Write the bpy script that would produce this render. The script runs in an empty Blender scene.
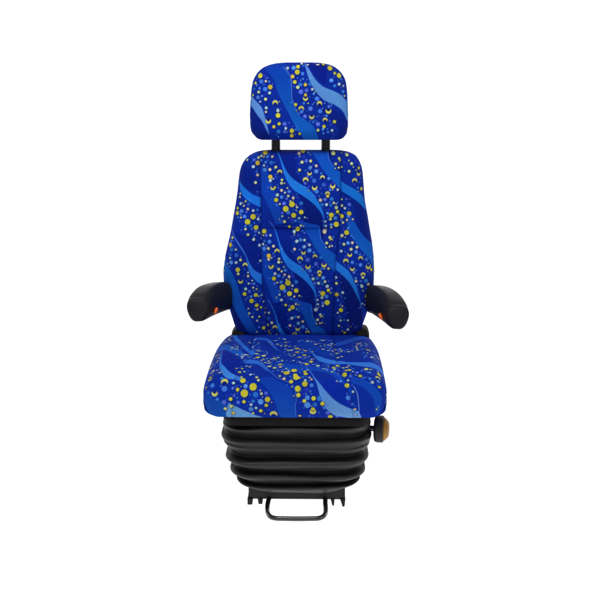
import bpy, bmesh, math
import numpy as np
from mathutils import Vector, Matrix

# ------------------------------------------------------------------ camera
CAM = (0.054, -2.75, 1.20)
PITCH = math.radians(11.6)
YAW = 0.0169
FPX = 910.0                      # focal length in pixels of a 600 px wide picture
scene = bpy.context.scene
cd = bpy.data.cameras.new('camera'); cam = bpy.data.objects.new('camera', cd)
scene.collection.objects.link(cam); scene.camera = cam
cd.sensor_width = 36.0; cd.lens = 36.0*FPX/600.0; cd.clip_end = 100
cam.location = CAM; cam.rotation_euler = (math.pi/2-PITCH, 0, YAW)
scene.render.resolution_x = 1024; scene.render.resolution_y = 1024

# ------------------------------------------------------------------ world, lamps, exposure
w = bpy.data.worlds.new('World'); scene.world = w; w.use_nodes = True
bg = w.node_tree.nodes['Background']
bg.inputs['Color'].default_value = (1, 1, 1, 1); bg.inputs['Strength'].default_value = 0.32
scene.view_settings.view_transform = 'Standard'; scene.view_settings.look = 'None'
scene.view_settings.exposure = 0; scene.view_settings.gamma = 1
def area(name, loc, target, sx, sy, power, col=(1, 1, 1)):
    l = bpy.data.lights.new(name, 'AREA'); l.shape = 'RECTANGLE'; l.size = sx; l.size_y = sy
    l.energy = power; l.color = col
    o = bpy.data.objects.new(name, l); scene.collection.objects.link(o)
    o.location = loc
    o.rotation_euler = (Vector(target)-Vector(loc)).to_track_quat('-Z', 'Y').to_euler()
area('key_softbox', (-0.4, -1.2, 3.1), (0, 0, 0.7), 1.3, 0.8, 67)
area('side_softbox', (1.9, -1.6, 1.9), (0, 0, 0.6), 0.7, 1.2, 12)

# ------------------------------------------------------------------ geometry helpers
def basis():
    e = Matrix.Rotation(YAW, 3, 'Z') @ Matrix.Rotation(math.pi/2-PITCH, 3, 'X')
    return np.array(e)
RM = basis(); CP = np.array(CAM)
def at(px, py, Y):
    """world x, z of the point seen at photo position px, py if it lies at depth Y"""
    d = RM @ np.array([(px-300)/FPX, -(py-300)/FPX, -1.0])
    t = (Y-CP[1])/d[1]
    return CP[0]+t*d[0], CP[2]+t*d[2]
def proj(P):
    q = RM.T @ (np.array(P)-CP)
    return 300+FPX*q[0]/-q[2], 300-FPX*q[1]/-q[2]
def lin(c):
    c = np.array(c, float)/255.0
    return np.where(c <= 0.04045, c/12.92, ((c+0.055)/1.055)**2.4)
def sstep(x, a, b):
    t = np.clip((x-a)/(b-a), 0, 1); return t*t*(3-2*t)
def catmull(pts, n=6, closed=True):
    P = np.array(pts, float); m = len(P); out = []
    rng = range(m) if closed else range(m-1)
    for i in rng:
        if closed: p0, p1, p2, p3 = P[(i-1) % m], P[i], P[(i+1) % m], P[(i+2) % m]
        else: p0, p1, p2, p3 = P[max(i-1, 0)], P[i], P[i+1], P[min(i+2, m-1)]
        for k in range(n):
            t = k/n
            out.append(0.5*((2*p1)+(-p0+p2)*t+(2*p0-5*p1+4*p2-p3)*t*t+(-p0+3*p1-3*p2+p3)*t**3))
    if not closed: out.append(P[-1])
    return np.array(out)
def pchip(x, xs, ys):
    return np.interp(x, xs, ys)

def link(name, me, mat, parent=None, smooth=True):
    if mat: me.materials.append(mat)
    if smooth: me.shade_smooth()
    o = bpy.data.objects.new(name, me); scene.collection.objects.link(o)
    if parent is not None: o.parent = parent
    return o
def grid_mesh(name, P, closed_u=False, caps=False, col=None):
    """P: rows x cols x 3; closed_u joins last column to first"""
    nr, nc = P.shape[:2]
    me = bpy.data.meshes.new(name)
    V = P.reshape(-1, 3)
    r = np.arange(nr-1)[:, None]; c = np.arange(nc if closed_u else nc-1)[None, :]
    c2 = (c+1) % nc
    F = np.stack([r*nc+c, r*nc+c2, (r+1)*nc+c2, (r+1)*nc+c], -1).reshape(-1, 4)
    nq = len(F)
    extra = []
    if caps:
        extra = [list(range(nc))[::-1], list(range((nr-1)*nc, nr*nc))]
    me.vertices.add(len(V)); me.vertices.foreach_set('co', V.astype(np.float32).ravel())
    nl = nq*4+sum(len(e) for e in extra)
    me.loops.add(nl)
    li = np.concatenate([F.ravel()]+[np.array(e) for e in extra]) if extra else F.ravel()
    me.loops.foreach_set('vertex_index', li.astype(np.int32))
    me.polygons.add(nq+len(extra))
    st = list(np.arange(nq)*4); k = nq*4
    for e in extra: st.append(k); k += len(e)
    me.polygons.foreach_set('loop_start', np.array(st, np.int32))
    me.update(calc_edges=True); me.validate()
    if col is not None:
        a = me.color_attributes.new('fabric', 'FLOAT_COLOR', 'POINT')
        C = np.ones((len(V), 4), np.float32); C[:, :3] = col.reshape(-1, 3)
        a.data.foreach_set('color', C.ravel())
    return me
def fix_normals(me):
    bm = bmesh.new(); bm.from_mesh(me); bmesh.ops.recalc_face_normals(bm, faces=bm.faces); bm.to_mesh(me); bm.free()

def tube(name, pts, rad, mat, parent, n=20, sub=8):
    C = catmull(pts, sub, closed=False)
    T = np.gradient(C, axis=0); T /= np.linalg.norm(T, axis=1)[:, None]
    u = np.cross(T[0], [0.3, 0.2, 0.9]); u /= np.linalg.norm(u)
    P = []
    R = rad if callable(rad) else (lambda i, m: rad)
    m = len(C)
    for i in range(m):
        u = u-T[i]*np.dot(u, T[i]); u /= np.linalg.norm(u); v = np.cross(T[i], u)
        a = np.arange(n)/n*2*np.pi
        P.append(C[i]+R(i, m)*(np.cos(a)[:, None]*u+np.sin(a)[:, None]*v))
    me = grid_mesh(name, np.array(P), True, True); fix_normals(me)
    return link(name, me, mat, parent)
def lathe(name, prof, origin, axis, mat, parent, n=64):
    """prof: (distance along axis, radius)"""
    ax = np.array(axis, float); ax /= np.linalg.norm(ax)
    u = np.cross(ax, [0.1, 1.0, 0.05] if abs(ax[2]) > .9 else [0, 0, 1.0]); u /= np.linalg.norm(u); v = np.cross(ax, u)
    a = np.arange(n)/n*2*np.pi
    P = [np.array(origin)+ax*h+max(r, 1e-4)*(np.cos(a)[:, None]*u+np.sin(a)[:, None]*v) for h, r in prof]
    me = grid_mesh(name, np.array(P), True, True); fix_normals(me)
    return link(name, me, mat, parent)
def bevel_box(name, lo, hi, bev, mat, parent, seg=3):
    bm = bmesh.new(); bmesh.ops.create_cube(bm, size=1)
    lo = np.array(lo); hi = np.array(hi)
    for vv in bm.verts:
        vv.co = Vector((lo+hi)/2+np.array(vv.co)*(hi-lo))
    bmesh.ops.bevel(bm, geom=bm.edges[:], offset=bev, segments=seg, affect='EDGES', profile=0.5)
    me = bpy.data.meshes.new(name); bm.to_mesh(me); bm.free()
    return link(name, me, mat, parent)

# ------------------------------------------------------------------ materials
def mat_new(name):
    m = bpy.data.materials.new(name); m.use_nodes = True
    return m, m.node_tree, m.node_tree.nodes['Principled BSDF']
def plastic(name, col, rough, spec=0.3, bump=0.0, scale=900, var=0.0, metal=0.0, bdist=0.0006):
    m, nt, b = mat_new(name)
    b.inputs['Metallic'].default_value = metal
    b.inputs['Specular IOR Level'].default_value = spec
    tc = nt.nodes.new('ShaderNodeTexCoord')
    n = nt.nodes.new('ShaderNodeTexNoise'); n.inputs['Scale'].default_value = 14; n.inputs['Detail'].default_value = 6
    nt.links.new(tc.outputs['Object'], n.inputs['Vector'])
    mr = nt.nodes.new('ShaderNodeMapRange'); mr.inputs['To Min'].default_value = rough-0.07; mr.inputs['To Max'].default_value = rough+0.09
    mr.inputs['From Min'].default_value = .3; mr.inputs['From Max'].default_value = .7
    nt.links.new(n.outputs['Fac'], mr.inputs['Value']); nt.links.new(mr.outputs['Result'], b.inputs['Roughness'])
    mx = nt.nodes.new('ShaderNodeMix'); mx.data_type = 'RGBA'
    mx.inputs['A'].default_value = (*[c*(1-var) for c in col], 1); mx.inputs['B'].default_value = (*[c*(1+var) for c in col], 1)
    nt.links.new(n.outputs['Fac'], mx.inputs['Factor']); nt.links.new(mx.outputs['Result'], b.inputs['Base Color'])
    if bump:
        n2 = nt.nodes.new('ShaderNodeTexNoise'); n2.inputs['Scale'].default_value = scale; n2.inputs['Detail'].default_value = 2
        nt.links.new(tc.outputs['Object'], n2.inputs['Vector'])
        bp = nt.nodes.new('ShaderNodeBump'); bp.inputs['Strength'].default_value = bump; bp.inputs['Distance'].default_value = bdist
        nt.links.new(n2.outputs['Fac'], bp.inputs['Height']); nt.links.new(bp.outputs['Normal'], b.inputs['Normal'])
    return m
M_black = plastic('black_plastic', (0.010, 0.010, 0.011), 0.48, 0.22, 0.5, 700, 0.3)
M_rubber = plastic('black_rubber', (0.017, 0.017, 0.018), 0.52, 0.24, 0.45, 160, 0.35, bdist=0.0012)
M_arm = plastic('armrest_vinyl', (0.011, 0.011, 0.014), 0.45, 0.07, 0.6, 500, 0.3)
M_metal = plastic('black_painted_steel', (0.012, 0.012, 0.010), 0.25, 0.6, 0.2, 300, 0.3)
M_orange = plastic('orange_plastic', (0.62, 0.10, 0.015), 0.45, 0.3)
M_amber = plastic('amber_cap_plastic', (0.22, 0.105, 0.012), 0.42, 0.25, 0.6, 90, 0.8)
M_plate = plastic('plate_plastic', (0.006, 0.006, 0.0065), 0.6, 0.05, 0.4, 500, 0.3)

m, nt, b = mat_new('patterned_moquette'); M_fab = m
at_ = nt.nodes.new('ShaderNodeAttribute'); at_.attribute_name = 'fabric'
tc = nt.nodes.new('ShaderNodeTexCoord')
n1 = nt.nodes.new('ShaderNodeTexNoise'); n1.inputs['Scale'].default_value = 420; n1.inputs['Detail'].default_value = 3
nt.links.new(tc.outputs['Object'], n1.inputs['Vector'])
n3 = nt.nodes.new('ShaderNodeTexNoise'); n3.inputs['Scale'].default_value = 9; n3.inputs['Detail'].default_value = 4
nt.links.new(tc.outputs['Object'], n3.inputs['Vector'])
mr = nt.nodes.new('ShaderNodeMapRange'); mr.inputs['From Min'].default_value = .3; mr.inputs['From Max'].default_value = .7
mr.inputs['To Min'].default_value = .60; mr.inputs['To Max'].default_value = .88
nt.links.new(n1.outputs['Fac'], mr.inputs['Value'])
mr3 = nt.nodes.new('ShaderNodeMapRange'); mr3.inputs['From Min'].default_value = .3; mr3.inputs['From Max'].default_value = .7
mr3.inputs['To Min'].default_value = .9; mr3.inputs['To Max'].default_value = 1.1
nt.links.new(n3.outputs['Fac'], mr3.inputs['Value'])
mu = nt.nodes.new('ShaderNodeMath'); mu.operation = 'MULTIPLY'
nt.links.new(mr.outputs['Result'], mu.inputs[0]); nt.links.new(mr3.outputs['Result'], mu.inputs[1])
vm = nt.nodes.new('ShaderNodeVectorMath'); vm.operation = 'SCALE'
nt.links.new(at_.outputs['Color'], vm.inputs[0]); nt.links.new(mu.outputs[0], vm.inputs['Scale'])
nt.links.new(vm.outputs['Vector'], b.inputs['Base Color'])
b.inputs['Roughness'].default_value = 0.85; b.inputs['Specular IOR Level'].default_value = 0.05
b.inputs['Sheen Weight'].default_value = 0.03; b.inputs['Sheen Roughness'].default_value = 0.4
b.inputs['Sheen Tint'].default_value = (0.25, 0.4, 1, 1)
wv = nt.nodes.new('ShaderNodeTexVoronoi'); wv.inputs['Scale'].default_value = 600
nt.links.new(tc.outputs['Object'], wv.inputs['Vector'])
bp = nt.nodes.new('ShaderNodeBump'); bp.inputs['Strength'].default_value = .35; bp.inputs['Distance'].default_value = .0008
n5 = nt.nodes.new('ShaderNodeTexNoise'); n5.inputs['Scale'].default_value = 26; n5.inputs['Detail'].default_value = 4; n5.inputs['Distortion'].default_value = .6
nt.links.new(tc.outputs['Object'], n5.inputs['Vector'])
bp0 = nt.nodes.new('ShaderNodeBump'); bp0.inputs['Strength'].default_value = .85; bp0.inputs['Distance'].default_value = .006
nt.links.new(n5.outputs['Fac'], bp0.inputs['Height']); nt.links.new(bp0.outputs['Normal'], bp.inputs['Normal'])
nt.links.new(wv.outputs['Distance'], bp.inputs['Height']); nt.links.new(bp.outputs['Normal'], b.inputs['Normal'])

m, nt, b = mat_new('self_glowing_white'); M_back = m
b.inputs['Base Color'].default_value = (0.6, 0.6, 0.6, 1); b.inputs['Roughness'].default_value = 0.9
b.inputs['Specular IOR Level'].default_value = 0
b.inputs['Emission Color'].default_value = (1, 1, 1, 1); b.inputs['Emission Strength'].default_value = 1.0  # added glow, no real source: keeps the sweep pure white without a seat shadow

# ------------------------------------------------------------------ setting: the added, self-glowing white sweep the seat stands on
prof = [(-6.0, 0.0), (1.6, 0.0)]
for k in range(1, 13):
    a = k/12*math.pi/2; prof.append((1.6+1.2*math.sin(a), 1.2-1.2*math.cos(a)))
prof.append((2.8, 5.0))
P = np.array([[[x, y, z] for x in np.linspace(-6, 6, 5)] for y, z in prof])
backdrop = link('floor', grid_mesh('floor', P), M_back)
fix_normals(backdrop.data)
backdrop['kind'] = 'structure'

# ------------------------------------------------------------------ fabric pattern (woven into the cover: dots, crescents, wavy bands)
COL = {  # woven yarn colours
 'y': (192, 192, 58), 'o': (200, 176, 64), 'p': (186, 198, 158), 'b': (70, 112, 214), 'v': (52, 56, 190),
 'c': (196, 194, 92), 's': (196, 194, 92), 'w': (235, 240, 240)}
NAVY = lin((4, 10, 62))
BASE = lin((5, 38, 143))
class Paint:
    """paints a sheet whose coordinates A, B are photo-sized pattern units"""
    def __init__(s, A, B, base=BASE):
        s.A, s.B = A, B; s.C = np.zeros(A.shape+(3,)); s.C[:] = base
        s.mask = np.ones(A.shape, bool)
    def _sel(s, x0, x1, y0, y1):
        return s.mask & (s.A > x0) & (s.A < x1) & (s.B > y0) & (s.B < y1)
    def poly(s, pts, c1, c2=None, aa=0.35, sm=True):
        Q = catmull(pts, 5) if sm else np.array(pts, float)
        x0, y0 = Q.min(0)-1; x1, y1 = Q.max(0)+1
        idx = np.nonzero(s._sel(x0, x1, y0, y1))
        if not len(idx[0]): return
        a, b_ = s.A[idx], s.B[idx]
        ins = np.zeros(len(a), bool); dist = np.full(len(a), 1e9)
        n = len(Q)
        for i in range(n):
            xa, ya = Q[i]; xb, yb = Q[(i+1) % n]
            cr = ((ya > b_) != (yb > b_)) & (a < (xb-xa)*(b_-ya)/((yb-ya) if yb != ya else 1e-9)+xa)
            ins ^= cr
            L = max((xb-xa)**2+(yb-ya)**2, 1e-9)
            t = np.clip(((a-xa)*(xb-xa)+(b_-ya)*(yb-ya))/L, 0, 1)
            dist = np.minimum(dist, np.hypot(a-xa-t*(xb-xa), b_-ya-t*(yb-ya)))
        sd = np.where(ins, dist, -dist)
        al = np.clip(sd/(2*aa)+0.5, 0, 1)[:, None]
        k1 = lin(c1)
        if c2 is not None:
            t = np.clip((b_-y0)/(y1-y0), 0, 1)[:, None]; k = k1*(1-t)+lin(c2)*t
        else: k = k1
        s.C[idx] = s.C[idx]*(1-al)+k*al
    def line(s, pts, wd, c, al0=0.8):
        Q = catmull(pts, 5, closed=False)
        x0, y0 = Q.min(0)-2; x1, y1 = Q.max(0)+2
        idx = np.nonzero(s._sel(x0, x1, y0, y1))
        if not len(idx[0]): return
        a, b_ = s.A[idx], s.B[idx]; dist = np.full(len(a), 1e9)
        for i in range(len(Q)-1):
            xa, ya = Q[i]; xb, yb = Q[i+1]; L = max((xb-xa)**2+(yb-ya)**2, 1e-9)
            t = np.clip(((a-xa)*(xb-xa)+(b_-ya)*(yb-ya))/L, 0, 1)
            dist = np.minimum(dist, np.hypot(a-xa-t*(xb-xa), b_-ya-t*(yb-ya)))
        al = (al0*np.clip((wd/2-dist)/0.5+0.5, 0, 1))[:, None]
        s.C[idx] = s.C[idx]*(1-al)+lin(c)*al
    def dots(s, L, aa=0.3, asp=1.0, fill=1.0):
        # between the listed dots the weave carries specks about a pixel wide
        rq = np.random.RandomState(len(L)); ex = []
        xy = np.array([(q[0], q[1]) for q in L]); rr = np.array([q[2] for q in L])
        for x, y, r, t in L:
            for k in range(1+(rq.uniform() < .4)):
                a = rq.uniform(0, 6.28); d = r+rq.uniform(1.4, 3.4)*fill; nx, ny = x+d*math.cos(a), y+d*math.sin(a)
                rs_ = rq.uniform(.42, .75); tt_ = rq.choice(list('pbbbbvvb'))
                if np.min(np.hypot(xy[:, 0]-nx, xy[:, 1]-ny)-rr) > rs_+0.35: ex.append((nx, ny, rs_, tt_))
        L = ex+[(x, y, r*(0.93 if r < 3.2 else 0.97), t) for x, y, r, t in L]
        for ring in (True, False):
            for x, y, r, t in L:
                idx = np.nonzero(s._sel(x-r-2, x+r+2, y-r*asp-2.5, y+r*asp+2.5))
                if not len(idx[0]): continue
                a, b_ = s.A[idx]-x, (s.B[idx]-y)/asp
                if ring:
                    if t in 'bv': continue
                    d = np.hypot(a-0.25, b_-0.3)
                    al = (0.55 if t in 'cs' else 0.8)*np.clip((r+(0.3 if t in 'cs' else 0.65)-d)/0.7+0.5, 0, 1)
                    c = NAVY
                else:
                    d = np.hypot(a, b_)
                    al = np.clip((r-d)/(2*aa)+0.5, 0, 1)
                    if t in 'cs':
                        sg = 1 if t == 'c' else -1
                        d2 = np.hypot(a, b_-sg*r*0.60)
                        al = al*np.clip((d2-r*0.74)/(2*aa)+0.5, 0, 1)
                    c = lin(COL[t])
                    hsh = (math.sin(x*12.9898+y*78.233)*43758.5453) % 1.0
                    if t == 'p': c = lin([(186,200,158), (158,192,200), (200,186,172), (192,202,128), (166,188,214)][int(hsh*5)])
                    if t == 'b': c = lin([(66,124,222), (90,116,224), (44,116,200), (80,142,222)][int(hsh*4)])
                    c = c*(0.82+0.3*((hsh*7.3) % 1.0))
                    if t == 'b': al = al*(0.80+0.20*math.sin(x*3.1+y*1.7))
                    if t == 'v': al = al*0.6
                    if t in 'yo' and r > 2.0:
                        core = (np.clip((r*0.45-d)/0.8+0.5, 0, 1)*0.35)[:, None]
                        c = c*(1-core)+lin((215, 170, 40))*core
                al = al[:, None]
                s.C[idx] = s.C[idx]*(1-al)+c*al

def rd(ox, oy, txt, s=12.0):
    out = []
    for tok in txt.split(';'):
        tok = tok.strip()
        if not tok: continue
        x, y, r, t = tok.split(','); out.append((float(x)/s+ox, float(y)/s+oy, float(r), t.strip()))
    return out

# one repeat of the woven pattern, as it lies on the middle panel of the backrest
TILE = rd(275, 148, """288,62,1.6,p;335,32,2.4,y;400,55,1.2,b;345,100,1.4,v;325,168,1.7,p;375,152,1.8,b;428,155,1.5,p;427,232,1.5,p;420,238,1.9,b;295,262,1.5,p;
495,212,1.5,p;495,278,2.1,b;415,300,2.4,s;368,382,3.0,c;362,420,1.4,b;470,390,2.3,b;570,352,2.4,c;555,302,1.2,b;475,473,2.8,s;500,522,2.0,b;585,440,2.0,b;
405,465,1.6,v;58,288,2.6,c;10,228,1.5,p;85,380,1.3,p;80,420,1.5,p;0,470,1.2,y;80,505,1.5,p;150,478,.8,p;120,532,1.2,p;160,572,1.3,p;30,560,1.7,p;
170,518,1.8,b;220,595,1.5,p;275,590,1.4,v;80,585,1.8,b;530,575,1.0,b;390,335,1.0,b;250,120,1.2,v""") + \
 rd(275, 190, """15,115,2.2,y;130,222,3.1,y;205,168,3.0,y;225,300,2.7,y;315,262,2.4,y;110,158,1.8,b;60,165,1.0,p;265,202,1.3,p;315,155,2.0,b;90,312,1.2,p;
115,378,1.6,p;290,335,1.2,p;358,325,1.0,p;245,368,1.4,b;205,350,2.0,v;160,265,2.0,b;172,440,1.4,y;310,428,1.2,p;545,118,1.7,p;500,15,2.0,b;565,170,1.8,b;
255,450,1.5,v;140,100,1.2,b;90,270,1.2,b;20,175,1.3,b;330,370,1.2,v;185,130,1.0,p""") + \
 rd(325, 148, """45,365,1.6,b;90,420,2.0,v;92,452,2.8,s;152,498,1.4,p;30,545,2.5,c;32,575,1.6,o;60,500,1.3,b;128,190,1.5,p;100,62,2.1,p;170,125,1.5,p;
190,155,1.7,c;165,235,1.0,p;200,228,1.0,p;5,440,1.5,v""") + \
 rd(325, 190, """80,105,2.0,b;105,152,1.4,p;70,180,1.7,b;18,172,1.6,p;135,208,1.8,p;150,258,1.8,y;75,298,2.6,y;65,348,1.6,p;125,335,2.0,b;30,275,1.4,b;
5,378,1.2,p;135,410,2.8,y;10,432,1.2,p;75,450,1.3,p;75,415,1.5,b;0,110,1.7,b;45,230,1.1,v;190,235,1.2,b""") + \
 rd(225, 148, """545,345,2.3,o;545,388,1.6,p;575,475,2.6,s;480,260,2.2,b;540,258,1.6,p;468,208,1.2,p;488,170,1.3,b;555,175,2.0,b;510,102,1.4,b;568,102,1.3,p;
435,145,1.2,b;480,55,2.4,y;435,95,1.2,p""")
TILE_BANDS = [
 ([(277,147),(298,147),(296,160),(297,172),(305,186),(294,180),(287,172),(283,163)], (3,30,130), (3,30,130)),
 ([(298,192),(310,200),(320,211),(323.5,220),(323,238),(317,246),(310,234),(303,221),(303,206)], (3,26,120), (3,22,108)),
 ([(298,137),(306,142),(317,145),(327.5,148),(329,158),(332,164),(337,170),(343,174),(350,182),(352,194),(346,194),(336,184),(329,177),(322,168),(316,158),(309,150)], (9,60,172), (14,90,188)),
 ([(259,166),(266,170),(272,182),(277,198),(282,215),(287,242),(280,232),(272,214),(266,200),(258,186)], (8,56,168), (10,66,172)),
 ([(276.3,149),(278.5,153),(280.6,157.2),(283.5,164.7),(287.5,172.2),(293.3,178.8),(300,183.4),(307.5,188),(312.8,193),(317.2,199.5),(321.2,207),(323.4,213),(323.8,218.5),
   (320.4,211.7),(315.8,205.8),(310,200.5),(302.5,195.3),(294.2,189.9),(289.2,184),(285,176.3),(282,166.3),(280,158.8),(277.8,153.4)], (32,116,220), (24,112,208))]
TILE_LINES = [[(323.4,216),(323.8,222),(323.5,228),(323.6,232)], [(327.5,149),(329,158.8),(331.7,163.8),(335,168)], [(271,143),(274,146.5),(277,151)]]
def tshift(x, k):
    return (-2.6-0.115*(x-280))*k
def paint_tile(p, ks, dx=0, dy=0):
    for k in ks:
        f = lambda q: (q[0]+tshift(q[0], k)+dx, q[1]+78.4*k+dy)
        for pts, c1, c2 in TILE_BANDS: p.poly([f(q) for q in pts], c1, c2)
        for l in TILE_LINES: p.line([f(q) for q in l], 0.7, (70, 120, 215), 0.6)
    for k in ks:
        p.dots([(x+tshift(x, k)+dx, y+78.4*k+dy, r, t) for x, y, r, t in TILE])

# ------------------------------------------------------------------ cover meshes
def wr(x, z, amp, sd):
    """gentle unevenness of the upholstery"""
    r = np.random.RandomState(sd); o = np.zeros_like(x)
    for i in range(9):
        kx, kz = r.uniform(-38, 38), r.uniform(-38, 38); o += np.sin(kx*x+kz*z+r.uniform(0, 6.3))*12/(12+math.hypot(kx, kz))
    return amp*o/2.5

def pillow(name, yline, sil, T, rc, r_end, nrow, ncf, relief, paint_fn, parent, zpad=None):
    """upright cushion: rows from bottom to top, each a rounded rectangle; sil: (py, left px, right px) silhouette"""
    zs, L, R = [], [], []
    for py, l, r in sil:
        zz = 0.9
        for _ in range(6):
            Y = yline(zz)+T*0.45; xl, zz = at(l, py, Y); xr, _z = at(r, py, Y)
        zs.append(zz); L.append(xl); R.append(xr)
    zs, L, R = map(np.array, (zs, L, R)); o = np.argsort(zs); zs, L, R = zs[o], L[o], R[o]
    zt, zb = zs[-1], zs[0]
    # denser rows where the ends turn over
    u = np.linspace(0, 1, nrow); Z = zb+(zt-zb)*(u-0.012*np.sin(2*np.pi*u)*2)
    k = 28
    th = np.linspace(0, np.pi/2, k)
    Z = np.concatenate([zb+r_end*(1-np.cos(th)), np.linspace(zb+r_end, zt-r_end, nrow)[1:-1], zt-r_end+r_end*np.sin(th)])
    nA, nS, nB = 26, 4, 24
    rows = []; AA = []
    for z in Z:
        xl, xr = np.interp(z, zs, L), np.interp(z, zs, R)
        e = max(0.0, (z-(zt-r_end))/r_end, ((zb+r_end)-z)/r_end); e = min(e, 1)
        sc = math.sqrt(max(1-e*e, 0)); sc = max(sc, 0.01)
        t = T*(1-(1-sc)*1.0); d0 = (T-t)*0.5
        r = min(rc, t*0.49)
        xs, ds, aa = [], [], []
        xf = np.linspace(xl+r, xr-r, ncf); xs.append(xf); ds.append(np.zeros(ncf)); aa.append(xf)
        a = np.linspace(0, np.pi/2, nA+2)[1:]
        xs.append(xr-r+r*np.sin(a)); ds.append(r-r*np.cos(a)); aa.append(xr-r+r*a)
        q = np.linspace(0, 1, nS+2)[1:]; D = t-2*r
        xs.append(np.full(nS+1, xr)); ds.append(r+D*q); aa.append(xr-r+r*np.pi/2+D*q)
        xs.append(xr-r+r*np.cos(a)); ds.append(t-r+r*np.sin(a)); aa.append(xr-r+r*np.pi/2+D+r*a)
        q = np.linspace(0, 1, nB+2)[1:-1]
        xs.append(xr-r+(xl-xr+2*r)*q); ds.append(np.full(nB, t)); aa.append(xr+T+0*q)
        xs.append((xl+r-r*np.sin(a[::-1]))); ds.append(t-r+r*np.cos(a[::-1])); aa.append(xl+r-r*np.pi/2-D-r*(np.pi/2-a[::-1]*0-0)+r*(np.pi/2-a[::-1]))
        q = np.linspace(1, 0, nS+2)[:-1]
        xs.append(np.full(nS+1, xl)); ds.append(r+D*q); aa.append(xl+r-r*np.pi/2-D*q)
        xs.append(xl+r-r*np.sin(a[::-1])); ds.append(r-r*np.cos(a[::-1])); aa.append(xl+r-r*a[::-1])
        x = np.concatenate(xs); d = np.concatenate(ds)+d0
        front = np.clip(1-(d-d0)/max(r, 1e-4), 0, 1)*sc
        rel = relief(x, np.full_like(x, z), xl, xr)*front
        y = yline(z)+d-rel
        rows.append(np.stack([x, y, np.full_like(x, z)], -1)); AA.append(np.concatenate(aa))
    P = np.array(rows); AA = np.array(AA)
    ZZ = P[:, :, 2]
    front_edge = (zs, L, R)
    col = paint_fn(AA, ZZ, P)
    me = grid_mesh(name, P, True, True, col); fix_normals(me)
    return link(name, me, M_fab, parent)

seat = bpy.data.objects.new('driver_seat', None); scene.collection.objects.link(seat)
seat['label'] = 'blue driver seat with yellow dotted fabric, headrest, two armrests and black bellows base'
seat['category'] = 'driver seat'

# pattern units: turn a point of an upright cover into the units the pattern was drawn in
def px_units(A, Z, yline, off=0.0):
    """plane X,Z -> drawing units (fixed linear-fractional map of the cover's own plane)"""
    Y = yline(Z)+off
    X = A
    q0 = X-CP[0]; q1 = Y-CP[1]; q2 = Z-CP[2]
    a = RM.T
    cx = a[0, 0]*q0+a[0, 1]*q1+a[0, 2]*q2
    cy = a[1, 0]*q0+a[1, 1]*q1+a[1, 2]*q2
    cz = a[2, 0]*q0+a[2, 1]*q1+a[2, 2]*q2
    return 300+FPX*cx/-cz, 300-FPX*cy/-cz

# ---- backrest
yb_line = lambda z: 0.20+0.16*(z-0.45)
sil_b = [(337,242,357),(334,238.5,360.5),(330,236.8,361),(323.5,234.6,362.5),(313,231.3,366.3),(303,228.3,369.3),(295,226,371.6),(285,224.2,373.4),(270,223.6,374.2),(255,225.5,373.6),
 (240,229,371.8),(230,231.2,370),(215,233.8,367.6),(201,236.2,365),(190,237.8,364),(180,238.8,363.3),(172,239.8,362.6),(166.5,241.2,361.6),(162,243.3,360),(158,246.2,358),(155,249.7,355.4),(152.8,253.5,351.5),(151.2,258,347),(150.2,263,341.5),(149.7,270,334)]
seamL = [(150,259.5),(200,260.8),(240,261.5),(280,262),(300,264),(336,268)]
seamR = [(150,341),(200,341),(230,339.5),(262,335.5),(305,333.5),(336,333)]
def seam_x(py, tab):
    t = np.array(tab); return np.interp(py, t[:, 0], t[:, 1])
def relief_back(x, z, xl, xr):
    A, B = px_units(x, z, yb_line)
    sl, sr = seam_x(B, seamL), seam_x(B, seamR)
    o = 0.011*(sstep(sl-A, 0, 12)+sstep(A-sr, 0, 12))
    o -= 0.005*np.exp(-((A-sl)/1.0)**2)+0.005*np.exp(-((A-sr)/1.0)**2)
    # lumbar crease and the fuller pad below it
    win = sstep(A, sl[0]-2, sl[0]+14)*sstep(sr[0]+2-A, 0, 14)
    bend = B-229.5-1.2*np.sin((A-262)/80*np.pi)
    o -= 0.0065*np.exp(-(bend/2.2)**2)*win
    o -= 0.011*np.exp(-((bend+1)/11)**2)*(bend < -1)*win+0.011*np.exp(-((bend+1)/4.5)**2)*(bend >= -1)*win
    o += 0.010*sstep(bend, -1, 9)*sstep(300-B, 0, 60)*win
    cen = np.clip(1-((x-(xl+xr)/2)/(0.5*(xr-xl)))**2, 0, 1)
    o += 0.010*cen
    o -= 0.034*sstep(B, 278, 350)
    o += wr(x, z, 0.0030, 3)
    return o
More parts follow.
